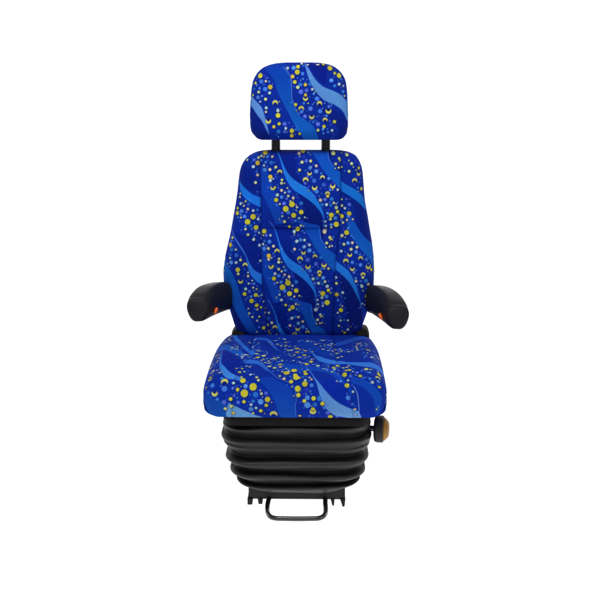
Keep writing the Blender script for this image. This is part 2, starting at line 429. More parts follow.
LP = rd(225, 148, "255,142,1.3,p;395,178,2.5,o;405,115,1.4,p;342,222,1.7,p;392,322,1.5,p;368,412,1.5,p;418,530,.9,v;350,140,1.6,b;480,55,2.6,y;435,95,1.2,p") + \
 rd(225, 190, """175,42,1,p;172,82,1.3,p;252,130,1,p;188,160,1.5,p;232,185,1,p;285,165,1.6,b;142,218,1.5,y;140,275,2.2,y;200,248,2.2,b;278,222,1.4,p;342,242,1.4,p;390,235,1.3,b;
262,258,1,b;240,312,1.9,b;195,325,1,p;155,325,1.2,b;340,315,2.9,y;275,375,2.9,y;400,345,1.4,p;375,445,2.5,y;470,492,2.4,y;310,420,1.8,b;250,462,1.3,p;250,425,1.1,b;280,528,1.5,p;
370,490,1.5,b;412,510,1,p;348,585,1.5,p;80,572,1.4,p;468,335,1.6,p;512,412,1,p;460,405,1,v;545,545,1,p;500,545,1.2,b;435,290,1.3,b;440,580,1.4,b""") + \
 rd(223, 235, """105,32,1.3,p;95,75,1.2,b;75,118,2.4,o;100,172,2,b;158,168,1.1,p;165,235,2,b;90,235,1.3,b;85,272,1.2,p;100,322,2.1,b;215,290,1.4,p;162,322,1.5,p;270,350,2.5,c;
182,408,2.4,y;187,457,1.5,p;215,545,2.6,s;305,482,1.4,p;305,440,.9,p;312,572,1.1,p;355,537,.9,p;375,575,1.4,b;370,48,1.4,p;440,118,1.5,p;470,215,1.2,b;450,305,1.3,p""") + \
 rd(223, 285, """275,38,1.6,p;262,100,2.1,y;320,68,1.8,b;395,112,2.1,y;345,185,2.4,y;405,240,2,y;365,22,1,p;405,42,.9,p;340,130,1.3,b;298,145,1,b;430,130,.8,p;462,120,.8,p;305,280,.9,p;
315,340,1.2,p;352,385,1.2,p;412,292,1.1,p;455,270,1.2,y;490,200,1,p;440,185,1.1,v;408,432,1.3,p;435,385,1.1,p;430,515,1,b;405,575,1.1,p;485,527,1.8,y;480,462,1.2,v;540,440,1.3,p;505,395,1.2,v;505,338,1,p;580,492,1.2,p""")
RP = rd(325, 148, "265,80,1.7,p;318,185,1.6,p;288,278,1.6,p;355,390,2.8,c;350,430,1.4,v;415,240,1.5,y;410,305,2.4,s;450,490,1.8,y;395,475,1.2,b;370,160,1.6,v;385,345,1.2,v;200,228,1,p;240,60,1.2,v;260,180,1.2,v") + \
 rd(325, 190, """200,110,1,p;258,105,1.1,b;290,170,1.9,b;200,185,1.5,p;238,215,1.4,p;288,278,2.4,y;200,312,2.2,y;262,355,1.2,p;332,345,1,p;190,360,1.7,b;215,388,1.2,p;275,452,1.2,b;
258,505,2.6,y;205,540,1.5,p;315,540,1.1,b;280,310,1.3,b;300,390,1.3,v;220,470,1.5,v""") + \
 rd(323, 235, """225,5,1.6,p;335,0,1,b;250,105,1.5,p;298,88,1.8,b;350,85,1.4,p;405,138,1.5,p;218,188,1.5,p;335,162,1.6,p;395,195,1.9,b;318,225,2.5,s;440,225,1.3,b;448,272,2.5,c;
272,305,2.8,c;350,318,1.9,b;520,285,1.9,b;448,350,1.9,b;350,395,2.4,s;545,372,3.0,s;545,335,1.3,b;590,415,1.6,y;478,468,2.5,c;476,500,1.4,p;370,440,1.5,b;510,415,1.2,v;452,545,1.4,b;
515,540,2,b;395,545,1.4,p;545,585,1.6,p;460,595,1.3,p;390,510,1.3,b;265,345,1.2,v;300,260,1.1,v;155,505,1.4,p;160,575,1.5,p;200,505,1,v""") + \
 rd(323, 285, """235,82,1.5,p;260,150,.9,b;230,250,1,p;215,300,2.3,y;178,338,1.2,p;212,432,1.3,p;255,425,.9,b;300,430,1.2,p;192,500,1.2,p;305,490,1.5,v;365,478,1.2,v;300,545,1.3,p;
262,585,1.5,y;465,8,1.6,p;525,130,2,y;525,185,1,o;472,222,1,p;487,280,1,v;568,45,1,p;270,345,1.1,v;180,180,1.2,b;165,110,2.1,o;120,130,1.3,p""")
def paint_back(AA, ZZ, P):
    A, B = px_units(AA, ZZ, yb_line)
    p = Paint(A, B)
    sl, sr = seam_x(B, seamL), seam_x(B, seamR)
    p.mask = (A >= sl) & (A <= sr); paint_tile(p, (-1, 0, 1, 2, 3))
    # left bolster
    p.mask = A < sl
    p.poly([(233,232),(244,234),(262,240),(264,262),(262,274),(252,264),(246,252),(240,243)], (3,30,130))
    p.poly([(228,300),(236,296),(246,312),(256,335),(236,337)], (3,22,108))
    p.poly([(240,166),(252,172),(262,192),(250,190),(238,180)], (3,30,130))
    p.poly([(235,246),(229,238),(229,246),(233,249),(239,251),(238,247)], (8,60,165))
    p.poly([(222,256),(226,264),(231,270),(236,280),(240,292),(245,308),(256,330),(262,342),(252,338),(240,320),(231,302),(222,286)], (12,90,182), (8,58,164))
    p.poly([(250,150),(256,153),(262,160),(262,172),(257,164),(250,157)], (7,48,155))
    p.poly([(237.5,181),(240.3,183.3),(245,187.6),(252.5,194),(261,197.6),(268,201),(268,210),(261,207),(254,203.8),(246.7,199),(241.7,193.5),(239,188.5)], (24,108,212))
    p.poly([(231.5,233),(239.8,243.6),(245,251.6),(248.6,259.5),(251.3,265),(255.8,270.5),(262,274),(266,277),(266,287),(261.8,284),(256.3,280.3),(251.3,274),(248.6,267),(247,258.5),(243.6,251.5)], (52,112,212), (26,110,214))
    p.line([(229,230),(231.8,232.6),(239.4,243.6),(244.6,251.6)], 0.8, (70,120,215), .7)
    p.line([(262,294),(266,300),(270,308),(273,316)], 0.8, (60,110,215), .6)
    p.line([(226.3,283),(226.8,292)], 0.7, (60,110,215), .5)
    p.dots(LP)
    # right bolster
    p.mask = A > sr
    p.poly([(342,192),(356,200),(367,209),(374,245),(364,236),(356,224),(354,208)], (3,28,122))
    p.poly([(338,272),(350,282),(359,300),(364,330),(352,335),(346,310)], (3,24,110))
    p.poly([(346,210),(353,219),(358,228),(364,236),(371,242),(377,246),(377,268),(368,257),(361,249),(354,240),(348,228)], (10,70,174), (14,92,186))
    p.poly([(338,178),(343.3,182.6),(348.3,185.5),(355.8,189.7),(361.7,194.3),(366,200),(368,210),(364.2,207.5),(357.5,201.3),(350,196),(343,191.8),(338,188)], (18,104,198))
    p.poly([(332,257),(336,260.8),(340.5,264),(347.2,269),(351.3,274.6),(354,281),(356.6,286),(358.9,295),(360.6,303),(358,298),(354.7,291.3),(351.6,285.3),(348,280),(341.5,273.6),(335.5,269),(332,266)], (30,112,208), (24,104,200))
    p.line([(360.4,302),(361.6,307.5)], 0.7, (60,110,215), .6)
    p.dots(RP)
    # the hidden side walls carry the same cloth
    ext = (A < 222) | (A > 376)
    p.mask = ext & (A < 300); p.C[p.mask] = BASE; paint_tile(p, (-1, 0, 1, 2, 3), dx=-84, dy=20)
    p.mask = ext & (A > 300); p.C[p.mask] = BASE; paint_tile(p, (-1, 0, 1, 2, 3), dx=92, dy=-14)
    # stitched joins
    d = np.minimum(abs(A-sl), abs(A-sr)); al = (0.35*np.exp(-(d/0.6)**2))[..., None]
    p.C = p.C*(1-al)+NAVY*al
    return p.C
backrest = pillow('backrest', yb_line, sil_b, 0.10, 0.036, 0.030, 470, 400, relief_back, paint_back, seat)

# ---- headrest
yh_line = lambda z: 0.262+0.10*(z-1.13)
sil_h = [(140,262,337),(139.2,258.5,341),(137.5,256,343.8),(134,253,346.5),(131,251.3,347.4),(126,250.4,348),(115,250,348),(105,250.4,347.8),(95,251,347.4),(88,251.7,346.8),(82,252.8,345.9),(77.5,254.6,344.3),(73.5,257,341.8),(70,260,338.8),(67,263.8,335),(64.8,269,330.5),(63.2,276,324),(62.3,286,315)]
def relief_head(x, z, xl, xr):
    cen = np.clip(1-((x-(xl+xr)/2)/(0.5*(xr-xl)))**2, 0, 1)
    return 0.010*cen+wr(x, z, 0.0018, 8)
HP = rd(248, 60, """142,188,2.7,y;160,258,2.2,b;215,255,1.2,p;255,258,1.1,b;268,325,2.5,o;260,395,1.6,p;207,350,2.3,b;140,340,1.5,b;128,385,1.5,p;120,448,2,b;168,432,1.1,b;148,500,1,p;
212,470,1.6,p;328,515,3.0,c;220,575,1.6,p;82,275,1.5,y;475,97,1.6,p;548,92,2.2,b;600,78,2,y;592,145,2.6,y;535,200,2,o;562,265,2,y;598,328,1.8,p;572,535,1.7,y;360,600,1.4,p;45,420,1.2,y;100,300,1.3,b;65,345,1.2,b;200,190,1.4,v""") + \
 rd(298, 60, """45,40,.7,w;50,38,.7,w;38,40,.7,w;120,55,.6,w;112,53,.6,w;225,52,.6,w;237,52,.6,w;249,52,.6,w;305,42,1.8,y;55,165,1.8,b;60,228,1.1,b;30,295,2,b;88,298,1.8,o;145,290,2.2,b;172,352,1.5,p;103,365,2,b;35,382,2.4,b;90,420,1.7,o;90,462,2.6,s;
190,405,1.2,b;228,465,2.3,b;258,523,2.8,c;320,518,.9,b;70,520,1.3,b;150,580,2.1,b;40,583,2.9,c;372,560,1.5,b;385,95,2.7,y;442,158,1.5,y;500,185,2.8,y;400,245,2.1,b;440,310,1.6,b;495,290,1.7,p;525,230,1.2,b;555,310,1.3,p;548,378,1.9,b;570,430,1,p""") + \
 rd(248, 95, """217,203,1.3,p;360,190,1.6,p;362,245,2.5,y;245,310,3.0,s;375,345,1.7,y;312,380,1.7,o;440,345,2.1,b;455,400,1.4,p;440,440,1.4,b;368,438,2,b;527,430,2.3,y;575,415,1.3,b;525,490,1.9,o""") + \
 rd(298, 95, """45,200,1.8,b;150,165,2.3,b;265,195,2.2,b;85,255,2,b;165,260,2.7,s;365,190,3.1,s;342,248,1.4,b;325,300,2.6,c;185,322,1.5,b;240,348,2.2,b;312,378,1.8,y;437,320,1.8,y;300,410,1.3,b;240,422,1.5,p;
408,425,1.4,p;305,460,1.3,b;360,445,1.2,b;370,138,1.5,b;435,488,1,v;20,465,1.4,y""")
def paint_head(AA, ZZ, P):
    A, B = px_units(AA, ZZ, yh_line)
    p = Paint(A, B)
    p.poly([(258,58),(283,60),(288.8,73.3),(291.3,80.8),(291.8,93.3),(293,101.7),(298,113.4),(303,118.3),(310.5,123.3),(314.7,129),(318,140),(308,144),(298,130),(292,120),(288,111.7),(283,102.5),(278,92),(273,78)], (4,44,152), (14,92,186))
    p.poly([(247,106),(256,114),(264,126),(270,142),(252,142),(246,125)], (3,26,118))
    p.poly([(322,110),(340,112),(350,125),(352,145),(338,145),(338,128)], (4,28,122))
    p.poly([(308,60),(325,60),(326,84),(317,78),(311,70)], (4,27,130))
    p.poly([(244,94),(247,95),(251.3,97),(255.5,100.8),(260.5,105.8),(262.6,109.5),(265,116.7),(267.4,126),(269,134.5),(265.4,127.5),(262.2,121.2),(257,114.4),(252.6,108.7),(248,105),(244,102)], (88,136,202), (76,126,198))
    p.poly([(305.4,64.5),(308.4,68.3),(312.4,75),(317.2,81.7),(323.8,87),(333,90.8),(339.7,94.2),(344.7,98.3),(350,104),(352,120),(348.5,119.5),(344.7,113.3),(340.5,108.6),(333.5,104.2),(325.3,100.8),(318.8,95.3),(313.8,88.6),(309.7,80.6),(307,73)], (78,132,200), (82,134,198))
    p.line([(283,67),(288.8,73.3),(291.3,80.8),(291.8,93.3),(293,101.7),(297.5,112.6)], 0.7, (90,130,205), .6)
    p.line([(304.6,60),(305.6,67)], 0.8, (80,125,205), .7)
    p.dots(HP)
    p.mask = (A < 248.5); p.C[p.mask] = BASE; paint_tile(p, (-1, 0), dx=-84, dy=0)
    p.mask = (A > 350); p.C[p.mask] = BASE; paint_tile(p, (-1, 0), dx=60, dy=0)
    return p.C
headrest = pillow('headrest', yh_line, sil_h, 0.095, 0.034, 0.045, 190, 300, relief_head, paint_head, seat)
for px in (275.8, 325.8):
    Yp = 0.338
    x0, z1 = at(px, 136, Yp); _, z0 = at(px, 153, Yp)
    prof = [(0, 0.0125)]; n = 12; H = z1-z0
    for i in range(n):
        for q, rr in ((0.1, .0152), (0.5, .0162), (0.75, .0150), (0.92, .0126)): prof.append((H*(i+q)/n, rr))
    prof.append((H, 0.0125))
    lathe('headrest_post', prof, (x0, Yp, z0), (0, 0, 1), M_rubber, headrest, 32)

# ---- seat cushion: slices across x, each the closed side profile
tab = [(-0.225,.334),(-.238,.344),(-.2465,.366),(-.250,.392),(-.246,.417),(-.235,.436),(-.205,.4535),(-.13,.4645),(-.04,.4705),(.08,.4715),(.20,.466),(.30,.455),(.345,.44),(.362,.41),(.358,.37),(.33,.345),(.25,.336),(.0,.334),(-.15,.332)]
def resample(C, ds):
    d = np.r_[0, np.cumsum(np.linalg.norm(np.diff(C, axis=0), axis=1))]
    return d
Cc = catmull(tab, 40)
Cc = np.vstack([Cc, Cc[:1]])
d = np.r_[0, np.cumsum(np.linalg.norm(np.diff(Cc, axis=0), axis=1))]
Ltot = d[-1]
tfront = d[np.argmin(abs(Cc[:, 0]-0.24)+(Cc[:, 1] < .4)*9)]
tt = np.r_[np.linspace(0, tfront, 520)[:-1], np.linspace(tfront, Ltot, 90)[:-1]]
PR = np.stack([np.interp(tt, d, Cc[:, 0]), np.interp(tt, d, Cc[:, 1])], -1)
Tn = np.roll(PR, -1, 0)-np.roll(PR, 1, 0); Tn /= np.linalg.norm(Tn, axis=1)[:, None]
NRM = np.stack([-Tn[:, 1], Tn[:, 0]], -1)       # outward check below
cen2 = PR.mean(0)
if np.sum((PR-cen2)*NRM) < 0: NRM = -NRM
pyv = np.array([proj((0, y, z))[1] for y, z in PR])
nf = 519
# table py -> t on the visible part (rear to front, t grows rearwards)
PYF, TF = pyv[:nf][::-1], tt[:nf][::-1]
PYF = np.maximum.accumulate(PYF)
def cush_xy(px, py):
    t = np.interp(py, PYF, TF); y = np.interp(t, tt, PR[:, 0])
    x, _ = at(px, py, y)
    return x, t
Wc = 0.268; rE = 0.050
nX = 400; na = 26
xflat = np.linspace(-(Wc-rE), Wc-rE, nX)
slices = [(x, 0.0, x) for x in xflat]
ph = np.linspace(0, np.pi/2, na+1)[1:]
Rt = [(Wc-rE+rE*math.sin(a), rE*(1-math.cos(a)), Wc-rE+rE*a) for a in ph]
endf = [(Wc, rE+(0.064-rE)*q, Wc-rE+rE*math.pi/2+(0.064-rE)*q) for q in np.linspace(0, 1, 6)[1:]]
Rt += endf
slices = [(-x, e, -a) for x, e, a in Rt[::-1]]+slices+Rt
cseamL = [(336,254),(350,251),(360,248),(380,238),(395,234.5),(418,233)]
cseamR = [(336,334),(350,336),(362,337.5),(380,345),(400,352.5),(418,354.5)]
def cseam_tab(tab_):
    q = np.array([cush_xy(px, py) for py, px in tab_]); o = np.argsort(q[:, 1]); return q[o]
SL, SR = cseam_tab(cseamL), cseam_tab(cseamR)
def inset(e):
    """profile pulled in by e, towards its own middle line"""
    mid = np.array([0.055, 0.402])
    c = PR-NRM*e
    # keep the pulled-in outline from crossing itself
    y = np.clip(c[:, 0], -0.25+e*0.9, 0.362-e*0.9)
    z = c[:, 1]
    zm = 0.402
    z = np.where(PR[:, 1] >= zm, np.maximum(z, zm+0.001), np.minimum(z, zm-0.001))
    return y, z
rows = []; Acol = []
tn = tt
for x, e, a in slices:
    y, z = inset(e)
    xs = np.full_like(y, x)
    # plan taper at the rear corners
    tap = 1-0.035*sstep(y, 0.10, 0.34)
    xs = xs*tap-0.004
    sl = np.interp(tn, SL[:, 1], SL[:, 0]); sr = np.interp(tn, SR[:, 1], SR[:, 0])
    onf = (np.arange(len(tn)) < nf)*max(0, 1-e/0.03)
    g = -0.0022*np.exp(-((xs-sl)/0.003)**2)-0.0022*np.exp(-((xs-sr)/0.003)**2)
    g = g+0.0025*(sstep(sl-xs, 0, .04)+sstep(xs-sr, 0, .04))*sstep(y, -0.25, -0.16)
    g = g+wr(xs*0.8, tn*0.9, 0.0024, 21)+0.005*(1-((xs+.004)/Wc)**2)
    g = g*onf*sstep(tn, 0.0, 0.03)
    rows.append(np.stack([xs, y+NRM[:, 0]*g, z+NRM[:, 1]*g], -1)); Acol.append(np.full_like(y, a))
Pc = np.array(rows); Ac = np.array(Acol)
Tt = np.broadcast_to(tn, Ac.shape).copy()
Tt = np.where(Tt > Ltot*0.62, Tt-Ltot, Tt)      # underside runs on below the front edge
K1 = rd(200, 325, """310,205,1.9,p;360,190,1.9,p;208,293,1.5,p;205,353,2.3,y;155,380,1.5,b;235,402,1.3,p;150,435,1.5,p;122,470,2.4,y;228,435,1.1,p;170,540,1.7,p;120,540,1.6,b;400,290,1.6,p;
410,305,1.3,b;470,290,1.5,b;460,378,1.4,p;525,395,2,p;550,375,1.6,p;520,415,1.4,p;575,508,1.4,p;522,532,1.4,p;490,578,1.8,y;548,575,1.3,p;185,485,1.5,b;250,585,1.4,p;380,155,1.3,p;320,140,2,b;
430,250,1.4,b;300,190,1.3,b;340,215,1.4,b;500,320,1.3,b;590,370,1.5,p;250,240,1.2,b;100,500,1.2,b""") 
K2 = rd(250, 325, """75,195,1.8,p;118,232,1,p;50,275,1.4,p;78,262,1.3,b;90,315,1.5,b;95,360,2.2,p;180,385,2.5,p;110,402,2.4,y;155,438,1.3,p;195,437,1,b;312,418,2,p;240,448,1.4,p;
230,475,1.8,b;380,492,2.2,y;350,458,2,b;250,512,2.2,p;310,532,2,p;382,522,1.8,p;455,590,3,y;545,562,3.2,y;460,530,1.6,b;445,222,1.8,o;428,187,2,p;322,205,1.5,p;345,247,1.8,p;388,265,1.3,p;
450,262,1.4,p;500,270,1.8,b;510,320,2.4,p;435,315,1.5,b;578,298,2.4,o;580,345,2.4,o;480,365,1.6,b;545,380,1.4,p;435,340,1.3,b;20,235,1,p;595,455,1.5,b;70,340,1.3,b;270,490,1,b;30,395,1.2,b;
160,330,1.2,b;220,350,1.3,b;130,300,1,b;340,390,1.3,b;400,440,1.2,p;60,230,1.2,b;350,560,1.2,b;420,560,1.2,b;290,440,1.2,b""")
K3 = rd(300, 325, """40,198,1.8,b;105,208,1.8,p;195,215,1.6,b;205,245,2,p;290,200,2.2,p;380,200,2.4,b;395,235,2,p;360,257,2,p;350,285,1.6,b;285,303,1.3,p;355,320,1.7,p;405,318,1.5,b;
250,290,1.3,v;80,325,1.8,o;15,310,1.4,o;70,380,2.2,y;35,345,1.6,b;10,405,1.8,p;150,455,2.2,y;155,430,1.4,p;60,430,1.4,b;25,472,1.6,b;95,485,2.4,y;180,490,1.6,b;230,505,2.3,p;235,525,1.3,b;
340,495,2,b;470,400,1.8,p;455,350,1.8,p;440,305,1.3,o;520,320,1.4,b;555,340,1.4,b;480,328,1.3,b;470,500,2.4,y;420,525,2.2,y;430,545,1.6,p;330,545,2,b;400,575,1.5,p;480,560,1.4,b;550,590,2.4,y;
570,555,1.7,y;575,520,1.4,b;75,580,2,y;110,400,1.2,b;120,350,1.2,b;270,235,1.2,b;320,235,1.2,v;50,355,1,b""")
K4 = rd(342, 325, """200,245,1.4,p;235,228,1.4,p;185,268,1.2,p;195,290,1.4,p;200,318,1.3,p;305,265,1.6,b;310,238,1.3,p;330,310,2.1,o;350,290,1.3,b;320,345,1,p;380,385,2,p;440,330,1.4,p;
470,345,2.2,p;450,390,1.4,b;400,360,1.3,b;425,420,1.6,b;310,385,1.2,b;10,330,1.4,p;120,330,1.2,b;30,320,1.2,b;310,540,2.4,y;470,568,2.6,y;100,550,1.8,y;75,520,1.4,p;200,580,1.6,b;250,560,1.3,b;
330,575,1.4,b;50,595,2,y;450,540,1.3,b;390,535,1.4,b;250,265,1.2,b;400,300,1.2,b;260,310,1.1,b""")
K5 = rd(200, 370, """125,90,2.8,s;128,65,1.6,y;170,10,1.5,p;255,45,1.6,p;55,185,1.9,y;160,185,2.8,b;310,230,3.1,b;100,280,2.2,b;190,285,3.4,s;312,150,3.8,c;420,165,1.7,p;225,355,1.8,b;
305,388,2.6,b;320,465,1.8,p;75,130,1.2,b;60,240,1.2,b;385,350,2.1,y;468,240,2,y;532,138,3.1,y;550,282,4,y;545,380,1.9,y;475,388,2,b;425,308,1.8,b;395,435,2,p;415,520,2,o;490,40,1.5,p;
550,35,1.4,p;515,100,1.4,p;340,310,1.4,v;280,110,2,b;410,225,1.3,b;440,112,1.8,b;565,200,2.2,b""")
K6 = rd(250, 370, """55,208,3.8,y;25,70,1.7,p;98,102,1.7,p;118,135,1.5,p;85,295,3,b;155,285,1.5,p;210,280,1.9,b;228,350,3,y;145,378,3,b;213,418,2,y;55,372,1.9,b;30,412,1.7,p;90,450,1.5,p;
147,482,2.1,y;30,465,2.7,b;55,512,1.3,p;300,520,4,c;20,525,2,b;455,55,3.3,y;375,90,1.3,p;425,120,1.8,p;440,90,1,b;510,152,2.3,y;545,28,3,y;560,78,2.4,y;570,105,3.2,y;590,228,3.1,y;598,298,2.3,y;
410,15,1.5,b;350,25,1.1,b;480,20,1.3,b;500,95,1.1,b""")
K7 = rd(300, 370, """75,175,3.1,y;155,190,2,b;10,228,1.5,y;85,65,2.4,y;50,100,1.8,b;155,125,1.3,p;80,135,1.5,p;130,105,1.2,p;140,255,1.4,b;105,328,2.7,b;180,335,2.4,y;68,365,2,y;
105,412,3.3,b;197,405,2.6,b;250,335,2.8,b;285,395,2.3,y;172,460,2.3,y;172,485,3.4,s;310,440,2,b;350,500,2.5,b;380,547,2.8,y;15,540,1.8,o;130,540,1.5,b;460,550,1.4,b;550,70,2.6,y;505,140,1.5,b;
580,185,2.6,y;425,25,1.5,b;540,15,1.5,b;470,55,1.5,b;345,10,1.4,b;10,110,1.3,o;95,235,2.2,v;60,290,1.5,v;15,45,1.5,b;110,20,1.3,p;40,20,1.2,b""")
K8 = rd(342, 370, """45,68,2.6,y;90,128,1.3,p;90,328,2.6,b;148,258,1.4,p;140,405,1.8,b;172,465,1.5,p;180,528,1.3,p;380,145,1.9,p;475,190,1.9,y;458,120,2.3,b;455,78,3,c;235,78,2.2,y;
275,100,1.4,b;350,105,1.8,b;435,475,1.1,p;470,30,2.8,y;195,42,1.8,b;120,80,1.8,b;305,5,2,p;350,40,1.8,b;110,15,1.6,y;5,140,1.2,b;100,380,1.4,v""")
U = 0.00276      # metres per drawing unit at the front of the cushion
def cush_units(L):
    out = []
    rq = np.random.RandomState(4); ex = []
    for px, py, r, t in L:
        if py < 373 and 208 < px < 378:
            for k in range(2 if py < 368 else 1):
                ex.append((px+rq.uniform(-6, 6), py+rq.uniform(-1.6, 1.6), rq.uniform(.8, 1.5), rq.choice(list('ppbbbbv'))))
    L = ex+L
    for px, py, r, t in L:
        x, tq = cush_xy(px, py); s = (PRy(tq)-CP[1])/FPX/U
        out.append((x/U, -tq/U, r*s*1.0, t))
    return out
def PRy(t): return np.interp(t, tt, PR[:, 0])
def cpts(pts):
    o = []
    for px, py in pts:
        x, tq = cush_xy(px, min(py, 415.0))
        o.append((x/U, -tq/U+(max(py-415, 0))))
    return o
def paint_cush():
    A, B = Ac/U, -Tt/U
    p = Paint(A, B, lin((5, 42, 152)))
    def dens(pts, n=4):
        return [tuple(q) for q in catmull(pts, n)]
    def poly(pts, c1, c2=None): p.poly(cpts(dens(pts)), c1, c2, sm=False)
    def line(pts, wd, c, al): p.line(cpts([tuple(q) for q in catmull(pts, 4, closed=False)]), wd, c, al)
    poly([(300,341),(312,343),(322,350),(335,353.5),(336,358),(322,356),(312,350.5),(300,348)], (8,56,168))
    poly([(278,364),(300,366.5),(315,368),(330,370),(340,375),(350,384),(353,395),(346,392),(338,380),(325,373.5),(300,371.5),(285,369)], (8,64,176))
    poly([(258,381),(266,386),(272,394),(277,403),(283,418),(297,418),(296,398),(291,388),(282,383),(270,378)], (8,54,166), (14,72,170))
    poly([(352,377.5),(358,378.4),(366,380.5),(374,384),(380,390),(384.5,398),(384,408),(378,416),(376,402),(372,394),(366,388.6),(359,385),(353,383)], (10,62,172), (12,72,172))
    poly([(204,393),(214,398),(222,401),(230,405),(234,409),(234,419),(204,419)], (12,60,160), (14,78,170))
    poly([(215,343),(223,344.5),(232,347),(242,352),(246,358),(240,358),(232,354),(224,351),(214,349)], (14, 84, 190))
    poly([(224,351),(230,353.5),(238,358),(243,365),(243,372),(238,377),(230,372.4),(225.2,366.8),(222.3,358)], (3,34,146))
    poly([(321,384),(330,380),(345,384),(351,394),(352,406),(344,402.5),(337,398),(330,391.5)], (3,38,156))
    poly([(231.5,332.5),(236,334),(238,339),(242.8,343.6),(250,349.7),(256,353),(254,356.5),(250,354),(244,349),(237.3,343),(233.5,338)], (34,104,210))
    poly([(223.3,352),(222.4,358),(222.6,365),(225.2,367.3),(230.5,373),(238,376.8),(244,378.5),(243,381.5),(237.5,380.5),(229,379.2),(224,375.2),(221.2,369.6),(221,360)], (40,112,214), (62,132,222))
    poly([(246,360.6),(250,360.8),(256.7,361.4),(262.5,363),(267,367),(271.2,372.8),(267,371.6),(263,368.3),(257.5,365.3),(246,364)], (46,108,212), (30,92,200))
    poly([(256,339.4),(263,339.2),(268.5,340),(273,342.6),(276.4,347.8),(281,352.6),(275,349.6),(271,344.8),(266.7,342.2),(258,341.4)], (30,88,200))
    poly([(310.2,350.4),(317,356.4),(322,357.8),(328.3,360),(335.8,361.4),(343.3,362.2),(350.3,363.6),(371,363.4),(390,363.2),(390,367.6),(371,368.2),(358.7,367),(350,365.6),(345,365),(333.3,365),(325,363.6),(318.6,361)], (44,110,214), (50,118,214))
    poly([(338,343.5),(344,342.6),(350.3,340.6),(358.7,338),(368,337.4),(372,338.6),(362,340.8),(354.5,343),(347,345.4),(338,347)], (28,76,186))
    poly([(310,371.5),(315.8,378.5),(320,382.9),(325,388.6),(330.8,394.8),(337.5,400.6),(344.2,404.4),(351,407.6),(360,411),(362,421),(345,417),(338,415.2),(330,410),(324.8,403),(321.6,396),(319.6,389),(317.2,382.5)], (52,116,212), (104,152,208))
    poly([(230,403.6),(233,405),(237.5,406.4),(245,409.8),(250,411.6),(259,415.6),(264,420),(230,420)], (92,146,200))
    line([(271,372.2),(273.6,375),(278.5,379),(286,381.3),(292.4,384.4),(295.9,388.3),(297.2,394.2),(297.6,400),(296.6,407),(297.6,417)], 0.8, (64,112,205), .7)
    line([(355.4,386.7),(358.7,393.3),(360,403.3),(360.6,417)], 0.8, (110,150,215), .8)
    line([(308,369),(312,373.5),(317.5,381)], 0.9, (60,112,212), .7)
    line([(223.6,349),(223,354),(222,362)], 0.8, (70,120,215), .7)
    line([(281,352.6),(287,355.5),(292,358)], 0.8, (40,90,205), .5)
    L = cush_units(K1+K2+K3+K4+K5+K6+K7+K8)
    # cloth is turned by the right-hand seam: no dots inside the large front band
    p.dots(L)
    # side walls, rear and underside: same cloth carried on
    m1 = (A < -0.284/U); m2 = (A > 0.278/U)
    p.mask = m1; paint_tile(p, (-2, -1, 0, 1), dx=-400, dy=-200)
    p.mask = m2; paint_tile(p, (-2, -1, 0, 1), dx=-180, dy=-200)
    sl = np.interp(Tt, SL[:, 1], SL[:, 0]); sr = np.interp(Tt, SR[:, 1], SR[:, 0])
    dd = np.minimum(abs(Ac-sl), abs(Ac-sr)); al = (0.35*np.exp(-(dd/0.0018)**2))[..., None]
    p.C = p.C*(1-al)+NAVY*al
    return p.C
me = grid_mesh('seat_cushion', Pc, True, True, paint_cush()); fix_normals(me)
cushion = link('seat_cushion', me, M_fab, seat)

# ------------------------------------------------------------------ black parts under the cushion
def rrect(hx, hy, r, n=14, m=20):
    """rounded rectangle loop, even point count per section"""
    pts = []
    r = min(r, hx*0.98, hy*0.98)
    for cx, cy, a0 in ((hx-r, hy-r, 0), (-(hx-r), hy-r, 90), (-(hx-r), -(hy-r), 180), (hx-r, -(hy-r), 270)):
        for k in range(n):
            a = math.radians(a0+90*k/(n-1)); pts.append((cx+r*math.cos(a), cy+r*math.sin(a)))
        nx = {0: (-(hx-r), hy), 90: (-hx, -(hy-r)), 180: (hx-r, -hy), 270: (hx, hy-r)}[a0]
        x0, y0 = pts[-1]
        for k in range(1, m): pts.append((x0+(nx[0]-x0)*k/m, y0+(nx[1]-y0)*k/m))
    return np.array(pts)

# suspension plate directly under the cushion
yc = 0.03
x0, zt = at(221.8, 414, -0.215); x1, zb = at(371, 427.5, -0.215)
rows = []
for z, s in ((zb, -.008), (zb+.0015, -.003), (zb+.004, 0), (zt-.004, 0.0015), (zt, 0.0), (zt+0.004, -.01)):
    q = rrect((x1-x0)/2+s, 0.245+s, 0.05); rows.append(np.c_[q[:, 0]+(x0+x1)/2, q[:, 1]+yc, np.full(len(q), z)])
me = grid_mesh('suspension_plate', np.array(rows), True, True); fix_normals(me)
link('suspension_plate', me, M_plate, seat)

# bellows: folds; (py at the middle front, left px, right px of the silhouette, depth inset)
folds = [  # centre py, left px, right px of the silhouette there, front Y
 (426.5, 224.5, 369.5, -.196), (429, 224, 370, -.206), (432, 224, 370, -.203), (437, 225, 369, -.180), (440.5, 222.8, 370.5, -.198), (443, 222.4, 370.8, -.207), (445.6, 222.8, 370.4, -.205),
 (447.6, 224.2, 369.6, -.2035), (449.5, 224.6, 369, -.208), (451.5, 225.8, 368.4, -.203), (456.5, 230.2, 364.7, -.168), (461.5, 227.0, 367.6, -.193), (464.5, 226.4, 368, -.199), (467, 227.6, 367, -.195),
 (471.5, 234.2, 361.6, -.159), (475.3, 231.0, 364.6, -.180), (478, 230.6, 365, -.186), (480, 232.0, 363.6, -.181), (483.6, 239.8, 356.8, -.145), (486.2, 236.6, 360, -.163), (488.6, 237.4, 359, -.168), (490.2, 241, 356, -.160), (492, 250, 346, -.13)]
FX = []
